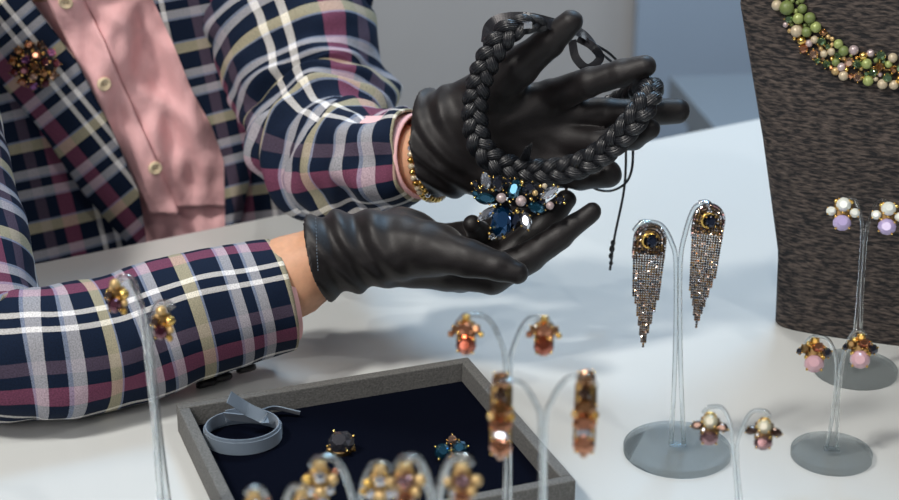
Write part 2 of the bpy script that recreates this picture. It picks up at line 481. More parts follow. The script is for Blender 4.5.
def hand_sdf(H, heel, grow=0.0, kp=.006, kf=.0016, cuts=None):
    def f(X):
        fing = [chain(X, [(p, r+grow) for p, r in H[n]], .0025) for n in ('thumb', 'index', 'middle', 'ring', 'pinky')]
        d = fing[1]
        for q in fing[2:]: d = smin(d, q, kf)
        d = smin(d, fing[0], .004)
        for a, b in heel: d = smin(d, cone(X, a[0], b[0], a[1]+grow, b[1]+grow), kp)
        return d
    return f
LHEEL = [ch((415, 145, 1.195, 60), (452, 141, 1.185, 52)), ch((452, 140, 1.185, 48), (500, 130, 1.18, 34)),
         ch((455, 118, 1.175, 34), (505, 92, 1.168, 22)), ch((455, 160, 1.18, 36), (545, 165, 1.165, 22)), ch((500, 128, 1.18, 26), (560, 125, 1.175, 20)), ch((520, 100, 1.176, 15), (562, 108, 1.176, 13)), ch((485, 122, 1.168, 25), (575, 108, 1.166, 15)), ch((490, 142, 1.168, 25), (582, 128, 1.164, 15)), ch((495, 158, 1.168, 24), (572, 152, 1.158, 15))]
RHEEL = [ch((300, 262, 1.10, 47), (345, 252, 1.105, 39)), ch((345, 252, 1.105, 39), (405, 247, 1.115, 38)),
         ch((400, 247, 1.12, 38), (460, 266, 1.12, 27)), ch((380, 245, 1.10, 34), (440, 250, 1.09, 26)), ch((450, 245, 1.15, 22), (505, 232, 1.152, 16))]
SLEEVE_R = [at(-118, -30, 1.30), at(-78, 120, 1.20), at(-42, 250, 1.09), at(-14, 345, 1.03), at(40, 353, 1.028), at(110, 342, 1.05), at(185, 319, 1.073), at(280, 295, 1.10)]
RAD_R = [78, 74, 70, 68, 68, 67, 65, 58]
SLEEVE_L = [at(215, -150, 1.50), at(262, -30, 1.47), at(300, 55, 1.42), at(318, 115, 1.375), at(328, 150, 1.32), at(345, 162, 1.262), at(378, 162, 1.222), at(419, 157, 1.203)]
RAD_L = [76, 80, 80, 76, 68, 60, 53, 48]

TC = np.array([-.348, 1.59, 0])   # torso centre on plan
def body_sdf(X):
    n31 = (.515, -.857, 0)
    sh_r, sh_l = np.array([-.46, 1.36, .24]), np.array([-.22, 1.54, .26])
    d = cone(X, TC+np.array([0, 0, -.20]), TC+np.array([.0, -.0, .16]), .13, .125)
    d = smin(d, cone(X, TC+np.array([-.06, -.035, .12]), TC+np.array([.06, .035, .12]), .105, .105), .05)
    d = smin(d, cone(X, TC+np.array([-.06, -.035, -.22]), TC+np.array([.06, .035, -.22]), .12, .12), .05)
    d = smin(d, cone(X, sh_r, sh_l, .05, .05), .05)
    nk = (sh_r+sh_l)/2+np.array([.02, -.02, 0])
    d = smin(d, cone(X, nk, nk+np.array([.03, -.04, .12]), .055, .05), .03)
    hc = nk+np.array([.05, -.08, .22])
    d = smin(d, cone(X, hc+np.array([0, 0, .03]), hc-np.array([-.015, .025, .045]), .082, .055), .02)
    fw = nrm([.515, -.857, -.35])
    d = smin(d, cone(X, hc+fw*.085, hc+fw*.10-np.array([0, 0, .025]), .008, .013), .012)      # nose
    for s in (-1, 1):
        e = np.array([.857, .515, 0])*s
        d = smin(d, cone(X, hc+e*.083, hc+e*.085+np.array([0, 0, .02]), .01, .014), .006)     # ears
        hip = TC+e*.085+np.array([0, 0, -.24]); kn = hip+np.array([.515, -.857, 0])*.40
        d = smin(d, cone(X, hip, kn, .085, .06), .03)
        d = smin(d, cone(X, kn, np.array([kn[0], kn[1], FL+.09]), .058, .04), .02)
        an = np.array([kn[0], kn[1], FL+.045]); d = smin(d, cone(X, an, an+np.array([.515, -.857, 0])*.16, .042, .028), .02)
    d = smin(d, chain(X, [(sh_r, .05), (SLEEVE_R[2], .036), (SLEEVE_R[3], .030), (SLEEVE_R[5], .030), (at(230, 304, 1.085), .028), (at(290, 277, 1.10), .0285), (at(325, 259, 1.102), .023), (at(360, 250, 1.11), .020)], .008), .008)
    d = smin(d, chain(X, [(sh_l, .05), (SLEEVE_L[3], .036), (SLEEVE_L[5], .032), (at(403, 163, 1.212), .027), (at(432, 158, 1.20), .026), (at(470, 140, 1.18), .020)], .008), .008)
    for H in (LH, RH):
        for n_, pts in H.items(): d = np.minimum(d, chain(X, [(p, r*.72) for p, r in pts], .003))
    return d
person = sdf_obj('person', body_sdf, (-.68, .88, FL), (.20, 1.86, .66), .0075, M['skin'])
tag(person, 'person in plaid blazer and pink shirt holding the braided necklace in gloved hands', 'person')
person['skip'] = 0; del person['skip']

def glove(name, H, HEEL, lo, hi, lab, wr):
    base = hand_sdf(H, HEEL)
    def f(X):
        d = base(X)
        c, dirs, sig, amp, fr = wr[:5]
        s = X-np.asarray(c, np.float32)
        a = s@np.asarray(dirs[0], np.float32); b = s@np.asarray(dirs[1], np.float32)
        mask = np.exp(-(a/sig)**2)
        d = d+amp*mask*np.sin(fr*(a+.35*b)+3*np.sin(55*b))
        d = d+.0003*np.sin(X[..., 0]*210+2*np.sin(X[..., 2]*160))*np.sin(X[..., 2]*170+X[..., 1]*140+2*np.sin(X[..., 0]*90))
        # open cuff end
        al = (X-np.asarray(wr[6], np.float32))@np.asarray(wr[5], np.float32)
        d = np.maximum(d, -(d+.0038+np.maximum(al-.016, 0)))
        d = np.maximum(d, -al)
        return d
    return sdf_obj(name, f, lo, hi, .0013, M['glove'], person, lab)
def bounds(H, HEEL, pad=.01):
    A = np.array([p for v in H.values() for p, r in v]+[p for h in HEEL for p, r in h]); Rr = max([r for v in H.values() for p, r in v]+[r for h in HEEL for p, r in h])
    return A.min(0)-Rr*.95-pad, A.max(0)+Rr*.95+pad
wl = at(425, 150, 1.19); dl = nrm(at(500, 130, 1.18)-wl)
dlc = nrm(nrm(at(470, 138, 1.19)-at(436, 141, 1.19))+tocam(wl)*.45)
lo, hi = bounds(LH, LHEEL)
gl = glove('glove', LH, LHEEL, lo, hi, 'black satin glove on the raised open hand with the braid looped over it', (wl, (dl, (0, 0, 1)), .034, .0018, 330, dlc, at(436, 141, 1.192)))
wr_ = at(340, 253, 1.10); dr = nrm(at(420, 250, 1.11)-wr_)
lo, hi = bounds(RH, RHEEL)
gr = glove('glove', RH, RHEEL, lo, hi, 'black satin glove on the lower cupped hand under the brooch', (wr_, (dr, (.3, 0, 1)), .034, .0023, 250, nrm(nrm(at(345, 248, 1.1)-at(311, 257, 1.1))+tocam(wr_)*.08), at(319, 256, 1.102)))
tree = bvh_of(gr); mb = MB()
for i in range(16):
    P, n = hit(tree, 315.5+.15*i, 219+3.4*i)
    if P is not None: add_box(mb, P+n*.0002, (.0005, .0004, .0012), M['ribbon'])
if mb.v: mb.build('stitching', gr, label='fine grey hem stitching')
# glove hems
def ring_part(name, c, d, rx, m, parent, wdt=.004, th=.0012, label=None, up=(0, 0, 1), ry=None, phase=0):
    r, u, n = frame(d, up); N = 72
    mb = MB(); V = []; F = []
    pr = [(-wdt/2, 0), (-wdt/2, th), (wdt/2, th), (wdt/2, 0)]
    for i in range(N):
        a = 2*PI*i/N
        for q, (x, y) in enumerate(pr): V.append(c+(r*math.cos(a)*(rx+y)+u*math.sin(a)*((ry or rx)+y))+n*x)
    for i in range(N):
        for q in range(4):
            F.append((i*4+q, i*4+(q+1) % 4, ((i+1) % N)*4+(q+1) % 4, ((i+1) % N)*4+q))
    mb.add(V, F, m); return mb.build(name, parent, label=label)

# ---- sleeves
def sleeve(name, P, RAD, N, seg, m, parent, seam, ph, wr, label=None, squash=1.0, folds=.0045, u0=0):
    P = np.array(P); rad = np.array([r*mpp(p) for r, p in zip(RAD, P)])
    Q = catmull(np.hstack([P, rad[:, None]]), N); C = Q[:, :3]; r = Q[:, 3]
    T = np.gradient(C, axis=0); T /= np.linalg.norm(T, axis=1)[:, None]
    L = np.concatenate([[0], np.cumsum(np.linalg.norm(np.diff(C, axis=0), axis=1))])
    s = np.array(seam, float); V = []; UV = []; F = []
    rm = r[-1]*1.15
    cur = np.linalg.norm(np.gradient(T, axis=0), axis=1); cur = cur/cur.max()
    cur = np.convolve(np.pad(cur, 6, 'edge'), np.ones(13)/13, 'valid')
    for i in range(N+1):
        s = nrm(s-T[i]*(s@T[i])); u = np.cross(T[i], s)
        for j in range(seg+1):
            a = 2*PI*j/seg
            d = s*math.cos(a)+u*math.sin(a)
            p = C[i]+d*r[i]
            aj = a if j < seg else 0
            q = Vector((math.cos(aj)*1.3, math.sin(aj)*1.3, L[i]*28))
            dz = noise.noise(q+Vector((ph, 0, 0)))*folds*(.45+1.6*cur[i])
            dz += noise.noise(Vector((math.cos(aj)*2.2+L[i]*25, math.sin(aj)*2.2, L[i]*70+ph)))*folds*.35*(.3+2*cur[i])
            if wr: dz += wr(i/N, aj)
            V.append(p+d*dz)
            UV.append((a/(2*PI)*2*PI*rm*100+u0+noise.noise(Vector((L[i]*9, ph, math.cos(aj))))*.5, (L[-1]-L[i])*100+1.1+math.sin(aj*2)*.12))
    k = seg+1
    for i in range(N):
        for j in range(seg): F.append((i*k+j, i*k+j+1, (i+1)*k+j+1, (i+1)*k+j))
    mb = MB(); mb.add(V, F, m); mb.uv = UV
    o = mb.build(name, parent, label=label)
    sd = o.modifiers.new('s', 'SOLIDIFY'); sd.thickness = .0022; sd.offset = -1
    return o, C, T, r

# ---- torso cloth
def Yt(px, py):
    return 1.43+.00022*(px-110)+3.2e-7*(px-110)**2+.00010*(py-120)
def cloth(name, Lc, Rc, y0, y1, off, nx, ny, m, parent, rot=0, u0=0, v0=0, fold=None, th=.003, label=None, bulge=0.0, edge=0):
    V = []; UV = []; F = []
    ly = [p[1] for p in Lc]; lx = [p[0] for p in Lc]; ry_ = [p[1] for p in Rc]; rx = [p[0] for p in Rc]
    c, s = math.cos(rot), math.sin(rot)
    for j in range(ny+1):
        py = y0+(y1-y0)*j/ny
        xl = np.interp(py, ly, lx); xr = np.interp(py, ry_, rx)
        for i in range(nx+1):
            t = i/nx; px = xl+(xr-xl)*t
            o_ = off+bulge*math.sin(PI*min(max(t, 0), 1))+edge*(t if edge > 0 else (t-1))
            Y = Yt(px, py)-o_
            if fold: Y -= fold(px, py)
            P = at(px, py, Y); V.append(P)
            a, b = px/11.3, py/11.3
            UV.append((a*c-b*s+u0, a*s+b*c+v0+.25*math.sin(px*.02+py*.013)))
    k = nx+1
    for j in range(ny):
        for i in range(nx): F.append((j*k+i, (j+1)*k+i, (j+1)*k+i+1, j*k+i+1))
    mb = MB(); mb.add(V, F, m); mb.uv = UV
    o = mb.build(name, parent, label=label)
    sd = o.modifiers.new('s', 'SOLIDIFY'); sd.thickness = th; sd.offset = -1
    return o
def fold_j(px, py):
    return .004*noise.noise(Vector((px*.016, py*.008, 3)))+.004*math.exp(-((px-250+.2*py)/22)**2)
def fold_s(px, py):
    v = Vector((px*.022+py*.004, py*.012-px*.01, 7))
    d = .018*noise.noise(v)+.007*noise.noise(v*2.6)
    d += .006*math.exp(-(((px-150)*.55-(py-95)*.83)/9)**2)*math.exp(-((px-165)/38)**2)
    d += .006*math.exp(-(((px-140)*.45-(py-30)*.9)/11)**2)
    return d
RL_in = [(-30, -120), (0, -60), (31, 0), (77, 62), (110, 125), (139, 192), (146, 235), (152, 330)]
RL_out = [(-120, -60), (-60, 10), (0, 82), (38, 127), (82, 192), (115, 230), (146, 262), (158, 330)]
LL_in = [(120, -120), (135, -60), (153, 0), (173, 43), (192, 91), (211, 125), (225, 163), (226, 235), (222, 330)]
LL_out = [(250, -120), (252, -60), (253, 0), (260, 60), (268, 112), (252, 170), (238, 235), (232, 330)]
shirt = cloth('shirt', [(-20, -120), (20, 0), (90, 120), (125, 210), (130, 330)], [(190, -120), (200, 0), (240, 120), (250, 210), (245, 330)],
              -110, 320, .004, 70, 110, M['pink'], person, fold=fold_s)
pk = cloth('placket', [(30, -100), (47, 0), (88, 85), (128, 165), (150, 214)], [(66, -100), (84, 0), (103, 40), (138, 120), (180, 214)],
           -100, 214, .0155, 12, 90, M['pink'], shirt, fold=fold_s, th=.002)
sh2 = cloth('shirt_front', [(80, -100), (84, 0), (103, 40), (138, 120), (176, 207)], [(190, -100), (200, 0), (240, 120), (250, 207)],
           -100, 207, .0115, 40, 90, M['pink'], shirt, fold=fold_s, th=.002)
tree = bvh_of(pk)
for bx, by in ((66, 2), (104, 84), (155, 168)):
    P, n = hit(tree, bx, by)
    if P is None: continue
    mb = MB(); r, u, n = frame(n)
    V = []; F = []; N = 20
    for a_, z_ in ((0, .0012), (.5, .0012), (.72, .0026), (.95, .0024), (1.0, .001), (1.0, -.001)):
        for q in range(N): V.append(P+(r*math.cos(2*PI*q/N)+u*math.sin(2*PI*q/N))*a_*.0062+n*z_)
    for i in range(5):
        for q in range(N): F.append((i*N+q, i*N+(q+1) % N, (i+1)*N+(q+1) % N, (i+1)*N+q))
    mb.add(V, F, M['button'])
    for q in (-1, 1): add_ball(mb, P+r*q*.0013+n*.0014, .0006, M['oldbrass'], 6, 5)
    mb.build('button', shirt, label='pale shell shirt button')

blz = cloth('blazer', [(-190, -120), (-190, 330)], RL_in, -110, 325, .022, 60, 90, M['plaid'], person, rot=.25, u0=5.45, v0=1.4, fold=fold_j)
cloth('front_panel', LL_in, [(400, -120), (360, 60), (345, 330)], -110, 325, .022, 60, 90, M['plaid'], blz, rot=.12, u0=4.4, v0=2, fold=fold_j)
cloth('lapel', RL_out, RL_in, -60, 318, .030, 24, 90, M['plaid'], blz, rot=.688, u0=1.64, v0=1.0, fold=fold_j, bulge=.008, label='right lapel cut on the slant')
lapL = cloth('lapel', LL_in, LL_out, -110, 320, .030, 24, 90, M['plaid'], blz, rot=.22, u0=5.05, v0=.4, fold=fold_j, bulge=.008)
lapR = [o for o in blz.children if o.name.startswith('lapel')][0]

def wr_cuff(t, a): return 0
sr, Cr, Tr, rr = sleeve('sleeve', SLEEVE_R, RAD_R, 190, 96, M['plaid'], blz, (0, 1, .3), 2.0, None, 'plaid right sleeve lying along the table', u0=6.4)
sl, Cl, Tl, rl = sleeve('sleeve', SLEEVE_L, RAD_L, 170, 96, M['plaid'], blz, (0, 1, -.2), 9.0,
    lambda t, a: .0035*math.sin(t*75+2*math.sin(a))*math.exp(-((t-.62)/.13)**2), 'crumpled plaid left sleeve', u0=5, folds=.010)
# pink shirt cuffs inside the sleeves
def tube_part(name, C0, C1, r0, r1, m, parent, th=.0015, label=None, N=10, seg=64):
    mb = MB(); ax = nrm(C1-C0); r, u, n = frame(ax); V = []; F = []
    for i in range(N+1):
        t = i/N; c = C0+(C1-C0)*t; rad = r0+(r1-r0)*t
        for j in range(seg):
            a = 2*PI*j/seg
            V.append(c+(r*math.cos(a)+u*math.sin(a))*(rad+.0006*math.sin(3*a+t*4)))
    for i in range(N):
        for j in range(seg): F.append((i*seg+j, i*seg+(j+1) % seg, (i+1)*seg+(j+1) % seg, (i+1)*seg+j))
    mb.add(V, F, m); o = mb.build(name, parent, label=label)
    sd = o.modifiers.new('s', 'SOLIDIFY'); sd.thickness = th; sd.offset = 0
    return o
tube_part('shirt_cuff', Cr[-30], Cr[-1]+Tr[-1]*.004+np.array([0, 0, .0015]), rr[-30]-.006, rr[-1]-.0058, M['pink'], shirt)
tube_part('shirt_cuff', Cl[-30], Cl[-1]+Tl[-1]*.0035, rl[-30]-.006, rl[-1]-.0045, M['pink'], shirt)
# cuff buttons under the right sleeve
for bx, by in ((206, 383), (222, 377), (246, 368)):
    P = at(bx, by, 1.075+.0003*(bx-200))
    mb = MB(); d = nrm([.25, -.45, -.85]); r, u, n = frame(d, (0, 1, 0)); prof = [(.0, .003), (.006, .003), (.0075, .0015), (.0075, -.001), (.004, -.004)]
    V = []; F = []; N = 20
    for a_, z_ in prof:
        for q in range(N): V.append(P+(r*math.cos(2*PI*q/N)+u*math.sin(2*PI*q/N))*a_+n*z_)
    for i in range(len(prof)-1):
        for q in range(N): F.append((i*N+q, i*N+(q+1) % N, (i+1)*N+(q+1) % N, (i+1)*N+q))
    mb.add(V, F, M['blackbutton']); mb.build('cuff_button', sr, label='black button')
# trousers
def tr_sdf(X):
    d = cone(X, TC+np.array([-.06, -.035, -.22]), TC+np.array([.06, .035, -.22]), .128, .128)
    for s in (-1, 1):
        e = np.array([.857, .515, 0])*s
        hip = TC+e*.085+np.array([0, 0, -.24]); kn = hip+np.array([.515, -.857, 0])*.40
        d = smin(d, cone(X, hip, kn, .094, .07), .03); d = smin(d, cone(X, kn, np.array([kn[0], kn[1], FL+.13]), .07, .055), .02)
    return d
sdf_obj('trousers', tr_sdf, (-.62, 1.0, FL+.02), (.02, 1.78, -.05), .012, M['trousers'], person)
# hair
hc = (np.array([-.46, 1.36, .24])+np.array([-.22, 1.54, .26]))/2+np.array([.07, -.10, .22])
bk = nrm([-.515, .857, .25])
sdf_obj('hair', lambda X: np.maximum(smin(cone(X, hc+bk*.022+np.array([0, 0, .03]), hc+bk*.03-np.array([0, 0, .02]), .092, .085), cone(X, hc+bk*.10, hc+bk*.12-np.array([0, 0, .06]), .03, .04), .03),
        -(X-hc.astype(np.float32))@bk.astype(np.float32)-.028-.0*X[..., 0]), hc-.16, hc+.18, .006, M['chair'], person)
# chair she sits on (behind the table)
sc_ = TC+np.array([-.03, .05, 0])
t = thing('chair', 'dark chair hidden behind the table under the seated person', 'chair', (sc_[0], sc_[1], FL))
mb = MB(); add_box(mb, (sc_[0], sc_[1], -.365), (.42, .42, .03), M['chair'], ang); mb.build('seat', t)
for i in (-1, 1):
    for j in (-1, 1):
        q = sc_+ex*i*.18+ey*j*.18; mb = MB(); add_box(mb, (q[0], q[1], (FL-.38)/2), (.03, .03, -.38-FL), M['chair'], ang); mb.build('leg', t)

#=NECKLACE IN THE HANDS====================================================
bp_ = [(545, 24, 1.128), (522, 25, 1.120), (503, 37, 1.118), (487, 62, 1.120), (477, 92, 1.125), (475, 122, 1.125), (482, 148, 1.122), (502, 165, 1.120), (538, 172, 1.118), (575, 167, 1.113), (606, 150, 1.108), (630, 125, 1.100), (645, 104, 1.102), (650, 90, 1.118), (648, 86, 1.145), (640, 92, 1.17), (610, 108, 1.20)]
t = thing('braided_necklace', 'black braided cord necklace with a jewelled brooch pendant, draped over both gloved hands', 'necklace', at(525, 172, 1.118))
neck = t
C = catmull([at(*p) for p in bp_], 900)
L = np.concatenate([[0], np.cumsum(np.linalg.norm(np.diff(C, axis=0), axis=1))])
T = np.gradient(C, axis=0); T /= np.linalg.norm(T, axis=1)[:, None]
s = nrm(np.cross(T[0], tocam(C[0]))); SS = []
for i in range(len(C)):
    # keep the braid's flat face turned outwards
    if i < 700: tgt = np.cross(T[i], tocam(C[i])); s = nrm(s*.9+nrm(tgt)*.1)
    s = nrm(s-T[i]*(s@T[i])); SS.append(s)
per = .033
for k in range(3):
    pts = []
    for i in range(len(C)):
        ph = L[i]/per*2*PI+2*PI*k/3
        tap = min(1, .45+L[i]/.03*.55) if L[i] < .03 else 1
        u = np.cross(SS[i], T[i])
        pts.append(C[i]+SS[i]*.0053*math.sin(ph)*tap+u*.0032*math.sin(2*ph)*tap)
    mb = MB(); sc = [min(1, .5+l/.03*.5) for l in L]
    pr = [((.0043*(1+.05*math.cos(17*a)))*math.cos(a), (.0043*(1+.05*math.cos(17*a)))*math.sin(a)) for a in [2*PI*q/85 for q in range(85)]]
    pts = np.array(pts)[::2]
    add_sweep(mb, pts, pr, M['braid'], scale=sc[::2], twist=[l*75 for l in L[::2]])
    mb.build('braid_strand', neck)
# stray tuft
mb = MB()
for q in range(5):
    a = at(520+q*2, 160, 1.118); b = at(526+q*1.5, 147-q, 1.105); add_sweep(mb, catmull([a, (a+b)/2+np.array([0, -.003, .001]), b], 8), circ(.0011, 8), M['braid'], scale=[1-.7*i/8 for i in range(9)])
mb.build('tuft', neck)
def ribbon(name, pts, wd, m, parent, side=None, th=.0004, label=None, n=60, tw=None, fixed=None):
    mb = MB(); P = catmull(pts, n)
    add_sweep(mb, P, [(-wd/2, -th), (wd/2, -th), (wd/2, th), (-wd/2, th)], m, up=side if side is not None else (0, 0, 1), smooth=False, twist=tw, fixed=fixed)
    return mb.build(name, parent, label=label)
ribbon('satin_ribbon', [at(487, 44, 1.135), at(490, 28, 1.13), at(503, 20, 1.128), at(528, 19, 1.128), at(552, 24, 1.135), at(575, 30, 1.16), at(590, 40, 1.165), at(603, 60, 1.165)], .0095, M['satin'], neck, side=(0, 1, 0), tw=[.5+.9*i/60 for i in range(61)], label='shiny black ribbon end')
mb = MB(); add_box(mb, at(527, 25, 1.112), (.006, .004, .004), M['silver'], .3); mb.build('clasp', neck, label='small silver clasp')
ribbon('ribbon_bow', [at(572, 40, 1.165), at(576, 58, 1.16), at(588, 68, 1.158), at(600, 58, 1.16), at(592, 46, 1.16), at(578, 38, 1.165)], .006, M['satin'], neck, side=(0, 1, 0))
def cordline(pts, r=.0009, name='tie_cord', m=None, n=70):
    mb = MB(); add_sweep(mb, catmull(pts, n), circ(r, 8), m or M['cord']); return mb.build(name, neck)
cordline([at(590, 42, 1.165), at(610, 54, 1.17), at(622, 70, 1.185), at(628, 100, 1.20), at(633, 150, 1.20), at(629, 178, 1.19), at(614, 190, 1.185), at(596, 189, 1.185), at(585, 178, 1.19)], .0010)
cordline([at(600, 52, 1.168), at(619, 72, 1.19), at(624, 110, 1.205), at(626, 150, 1.20), at(624, 190, 1.20), at(615, 235, 1.195), at(610, 270, 1.195)], .0010)
mb = MB()
for i, (x, y) in enumerate([(613, 243), (612, 249), (611, 256), (611, 263)]): add_ball(mb, at(x, y, 1.194), .0022-.0003*abs(i-1), M['cord'], 10, 7, (1, 1, 1.4))
mb.build('knot', neck)

# brooch pendant
bo = (450, 160); BY = 1.098
pend = MB(); Pb = at(507, 205, BY+.006)
for (x, y, w_, h_) in ((510, 190, 72, 16), (503, 215, 18, 34), (490, 196, 30, 18), (525, 200, 36, 18)):
    P = at(x, y, BY+.006); add_ball(pend, P, .5*mpp(P), M['darkfelt'], 16, 8, (w_, 4, h_))
pend = pend.build('pendant', neck, label='jewelled brooch pendant with blue, clear and smoky stones in gold')
gems = [(180, 105, 55, 92, .25, 'clear', 'marquise'), (242, 118, 72, 88, 0, 'smoky', 'round'), (322, 145, 62, 98, -.25, 'teal', 'octagon'), (395, 142, 76, 72, .3, 'smoky', 'round'),
        (497, 165, 50, 112, -1.0, 'clear', 'marquise'), (177, 192, 64, 112, 1.45, 'teal', 'marquise'), (432, 238, 62, 98, 1.3, 'teal', 'marquise'),
        (183, 268, 46, 118, -.85, 'clear', 'marquise'), (258, 305, 104, 160, -.2, 'blue', 'octagon'), (325, 295, 46, 110, -.35, 'navy', 'octagon'), (379, 305, 62, 104, .25, 'clear', 'marquise'),
        (214, 382, 44, 30, .3, 'clear', 'octagon'), (126, 122, 34, 40, .4, 'smoky', 'round'), (128, 170, 34, 44, .9, 'teal', 'marquise'), (550, 198, 50, 44, 0, 'smoky', 'round'), (455, 205, 46, 40, 0, 'navy', 'round'), (290, 105, 34, 34, 0, 'smoky', 'round')]
random.seed(4)
for x, y, a, b, ro, mt, kd in gems:
    P = at(bo[0]+x/5, bo[1]+y/5, BY-(.003 if mt in ('blue',) else .001)); k = mpp(P)/5
    mb = MB(); n = tocam(P)+np.array([random.uniform(-.18, .18), 0, random.uniform(-.12, .3)])
    add_gem(mb, P, a*k, b*k, G[mt], kd, ro, n, prong=M['brightgold']); mb.build('gem', pend)
for x, y, r_, mt in ((257, 190, 26, 'pearl'), (355, 205, 28, 'pearl'), (473, 130, 14, 'creampearl'), (425, 165, 16, 'goldpearl'), (500, 228, 21, 'pearl'), (335, 256, 13, 'brightgold'), (268, 384, 12, 'brightgold'), (196, 368, 9, 'brightgold'), (360, 110, 11, 'brightgold'), (213, 150, 11, 'brightgold'), (450, 130, 9, 'brightgold'), (222, 232, 10, 'brightgold'), (405, 195, 10, 'brightgold'), (150, 140, 8, 'brightgold'), (518, 125, 8, 'brightgold'), (298, 208, 9, 'brightgold'), (108, 118, 8, 'brightgold'), (572, 215, 8, 'brightgold')):
    P = at(bo[0]+x/5, bo[1]+y/5, BY-.004); mb = MB(); add_ball(mb, P, r_*mpp(P)/5, G[mt]); mb.build('bead', pend)

#=WORN JEWELLERY===========================================================
# pin on the lapel
tree = bvh_of(lapR)
P0, n0 = hit(tree, 34, 64)
if P0 is None: P0, n0 = at(34, 64, 1.39), tocam(at(34, 64, 1.39))
n0 = nrm(n0*.4+tocam(P0)*.6)
P0 = P0+n0*.004
t = thing('lapel_brooch', 'round dark brooch of amber and violet stones pinned to the blazer lapel', 'brooch', P0)
mb = MB(); r, u, n = frame(n0)
add_ball(mb, P0-n*.001, .017, M['darkfelt'], 20, 10, (1, .35, 1)); mb.build('backplate', t)
random.seed(2)
cols = ['amber', 'maroon', 'copper', 'violet', 'maroon', 'peach', 'amber', 'maroon', 'pinkgem', 'brown', 'copper', 'amber']
ps = [(0, 0)]+[(.009*math.cos(a), .009*math.sin(a)) for a in [2*PI*i/6+.3 for i in range(6)]]+[(.0175*math.cos(a), .0175*math.sin(a)) for a in [2*PI*i/11 for i in range(11)]]
for i, (a, b) in enumerate(ps):
    P = P0+r*a+u*b+n*(.0075-18*(a*a+b*b))
    mb = MB(); add_gem(mb, P, .0078, .0088, G[cols[i % len(cols)]], random.choice(['round', 'octagon', 'marquise']), random.uniform(0, 3), n+np.array([random.uniform(-.4, .4), 0, random.uniform(-.3, .4)])+.6*(r*a+u*b)/.02, prong=M['brightgold']); mb.build('gem', t)
for i in range(9):
    a = 2*PI*i/9+.2; q = .0128; P = P0+r*q*math.cos(a)+u*q*math.sin(a)+n*.006
    mb = MB(); add_ball(mb, P, .0017, M['brightgold'], 8, 6); mb.build('bead', t)
# bracelet on the left wrist
cw = at(431, 160, 1.200); aw = dlc
t = thing('bracelet', 'gold and crystal bead bracelet around the left wrist between cuff and glove', 'bracelet', cw)
r, u, n = frame(aw); random.seed(5)
mb = MB()
for i in range(84):
    a = 2*PI*i/42; q = (i//42)*.0045
    add_ball(mb, cw+(r*math.cos(a)+u*math.sin(a))*(.0300)+n*(q-.002), .0025, G[random.choice(['brightgold', 'creampearl', 'clear', 'gold'])], 8, 6)
o = mb.build('bead_row', t)

#=BOX======================================================================
HB = .021
b0, b1, b2 = atz(176, 404, HB), atz(468, 357, HB), atz(573, 481, HB)
bx = nrm(b1-b0); by = nrm(b2-b1); by = nrm(by-bx*(by@bx)); W = np.linalg.norm(b1-b0); D = np.linalg.norm(b2-b1)
rz = math.atan2(bx[1], bx[0])
ctr = b0+bx*W/2+by*D/2; ctr[2] = 0
t = thing('jewellery_box', 'open grey linen jewellery box lined with navy velvet, lying on the table', 'box', ctr)
th = .0075
def wallpart(c, L_, along):
    mb = MB(); 
    s_ = (L_, th, HB) if along == 0 else (th, L_, HB)
    add_box(mb, (c[0], c[1], HB/2+.0002), s_, M['linen'], rz)
    o = mb.build('box_side', t); b_ = o.modifiers.new('b', 'BEVEL'); b_.width = .0009; b_.segments = 2
wallpart(ctr-by*(D/2-th/2), W, 0); wallpart(ctr+by*(D/2-th/2), W, 0)
wallpart(ctr-bx*(W/2-th/2), D-2*th, 1); wallpart(ctr+bx*(W/2-th/2), D-2*th, 1)
mb = MB(); add_box(mb, (ctr[0], ctr[1], .0035), (W-2*th, D-2*th, .006), M['velvet'], rz); mb.build('velvet_lining', t, label='dark navy velvet floor')
# ribbon coil
t = thing('ribbon_roll', 'coiled grey-blue satin ribbon lying in the left corner of the box', 'ribbon', atz(238, 432, .007))
c = atz(243, 429, .0145); ribs = []
pts = []
for i in range(0, 70):
    a = .3+2*PI*i/30; q = 1-.0015*i
    pts.append(c+np.array([math.cos(a)*.0262*q, math.sin(a)*.0235*q, -.004+.0045*(i/70)]))
pts = np.array(pts)
ribbon('ribbon_coil', pts, .0088, M['ribbon'], t, n=200, fixed=(1e-9, 0, 1), tw=[PI/2]*201)
tail = [pts[-1], at(264, 419, .990), at(247, 409, .990), at(229, 397, .984)]
ribbon('ribbon_tail', tail, .0085, M['ribbon'], t, fixed=(0, 0, 1), tw=[PI/2-.5]*61)
ribbon('ribbon_tail', [atz(258, 412, .016), atz(275, 408, .014), atz(300, 413, .010)], .007, M['ribbon'], t, fixed=(0, 0, 1), tw=[.8]*61)

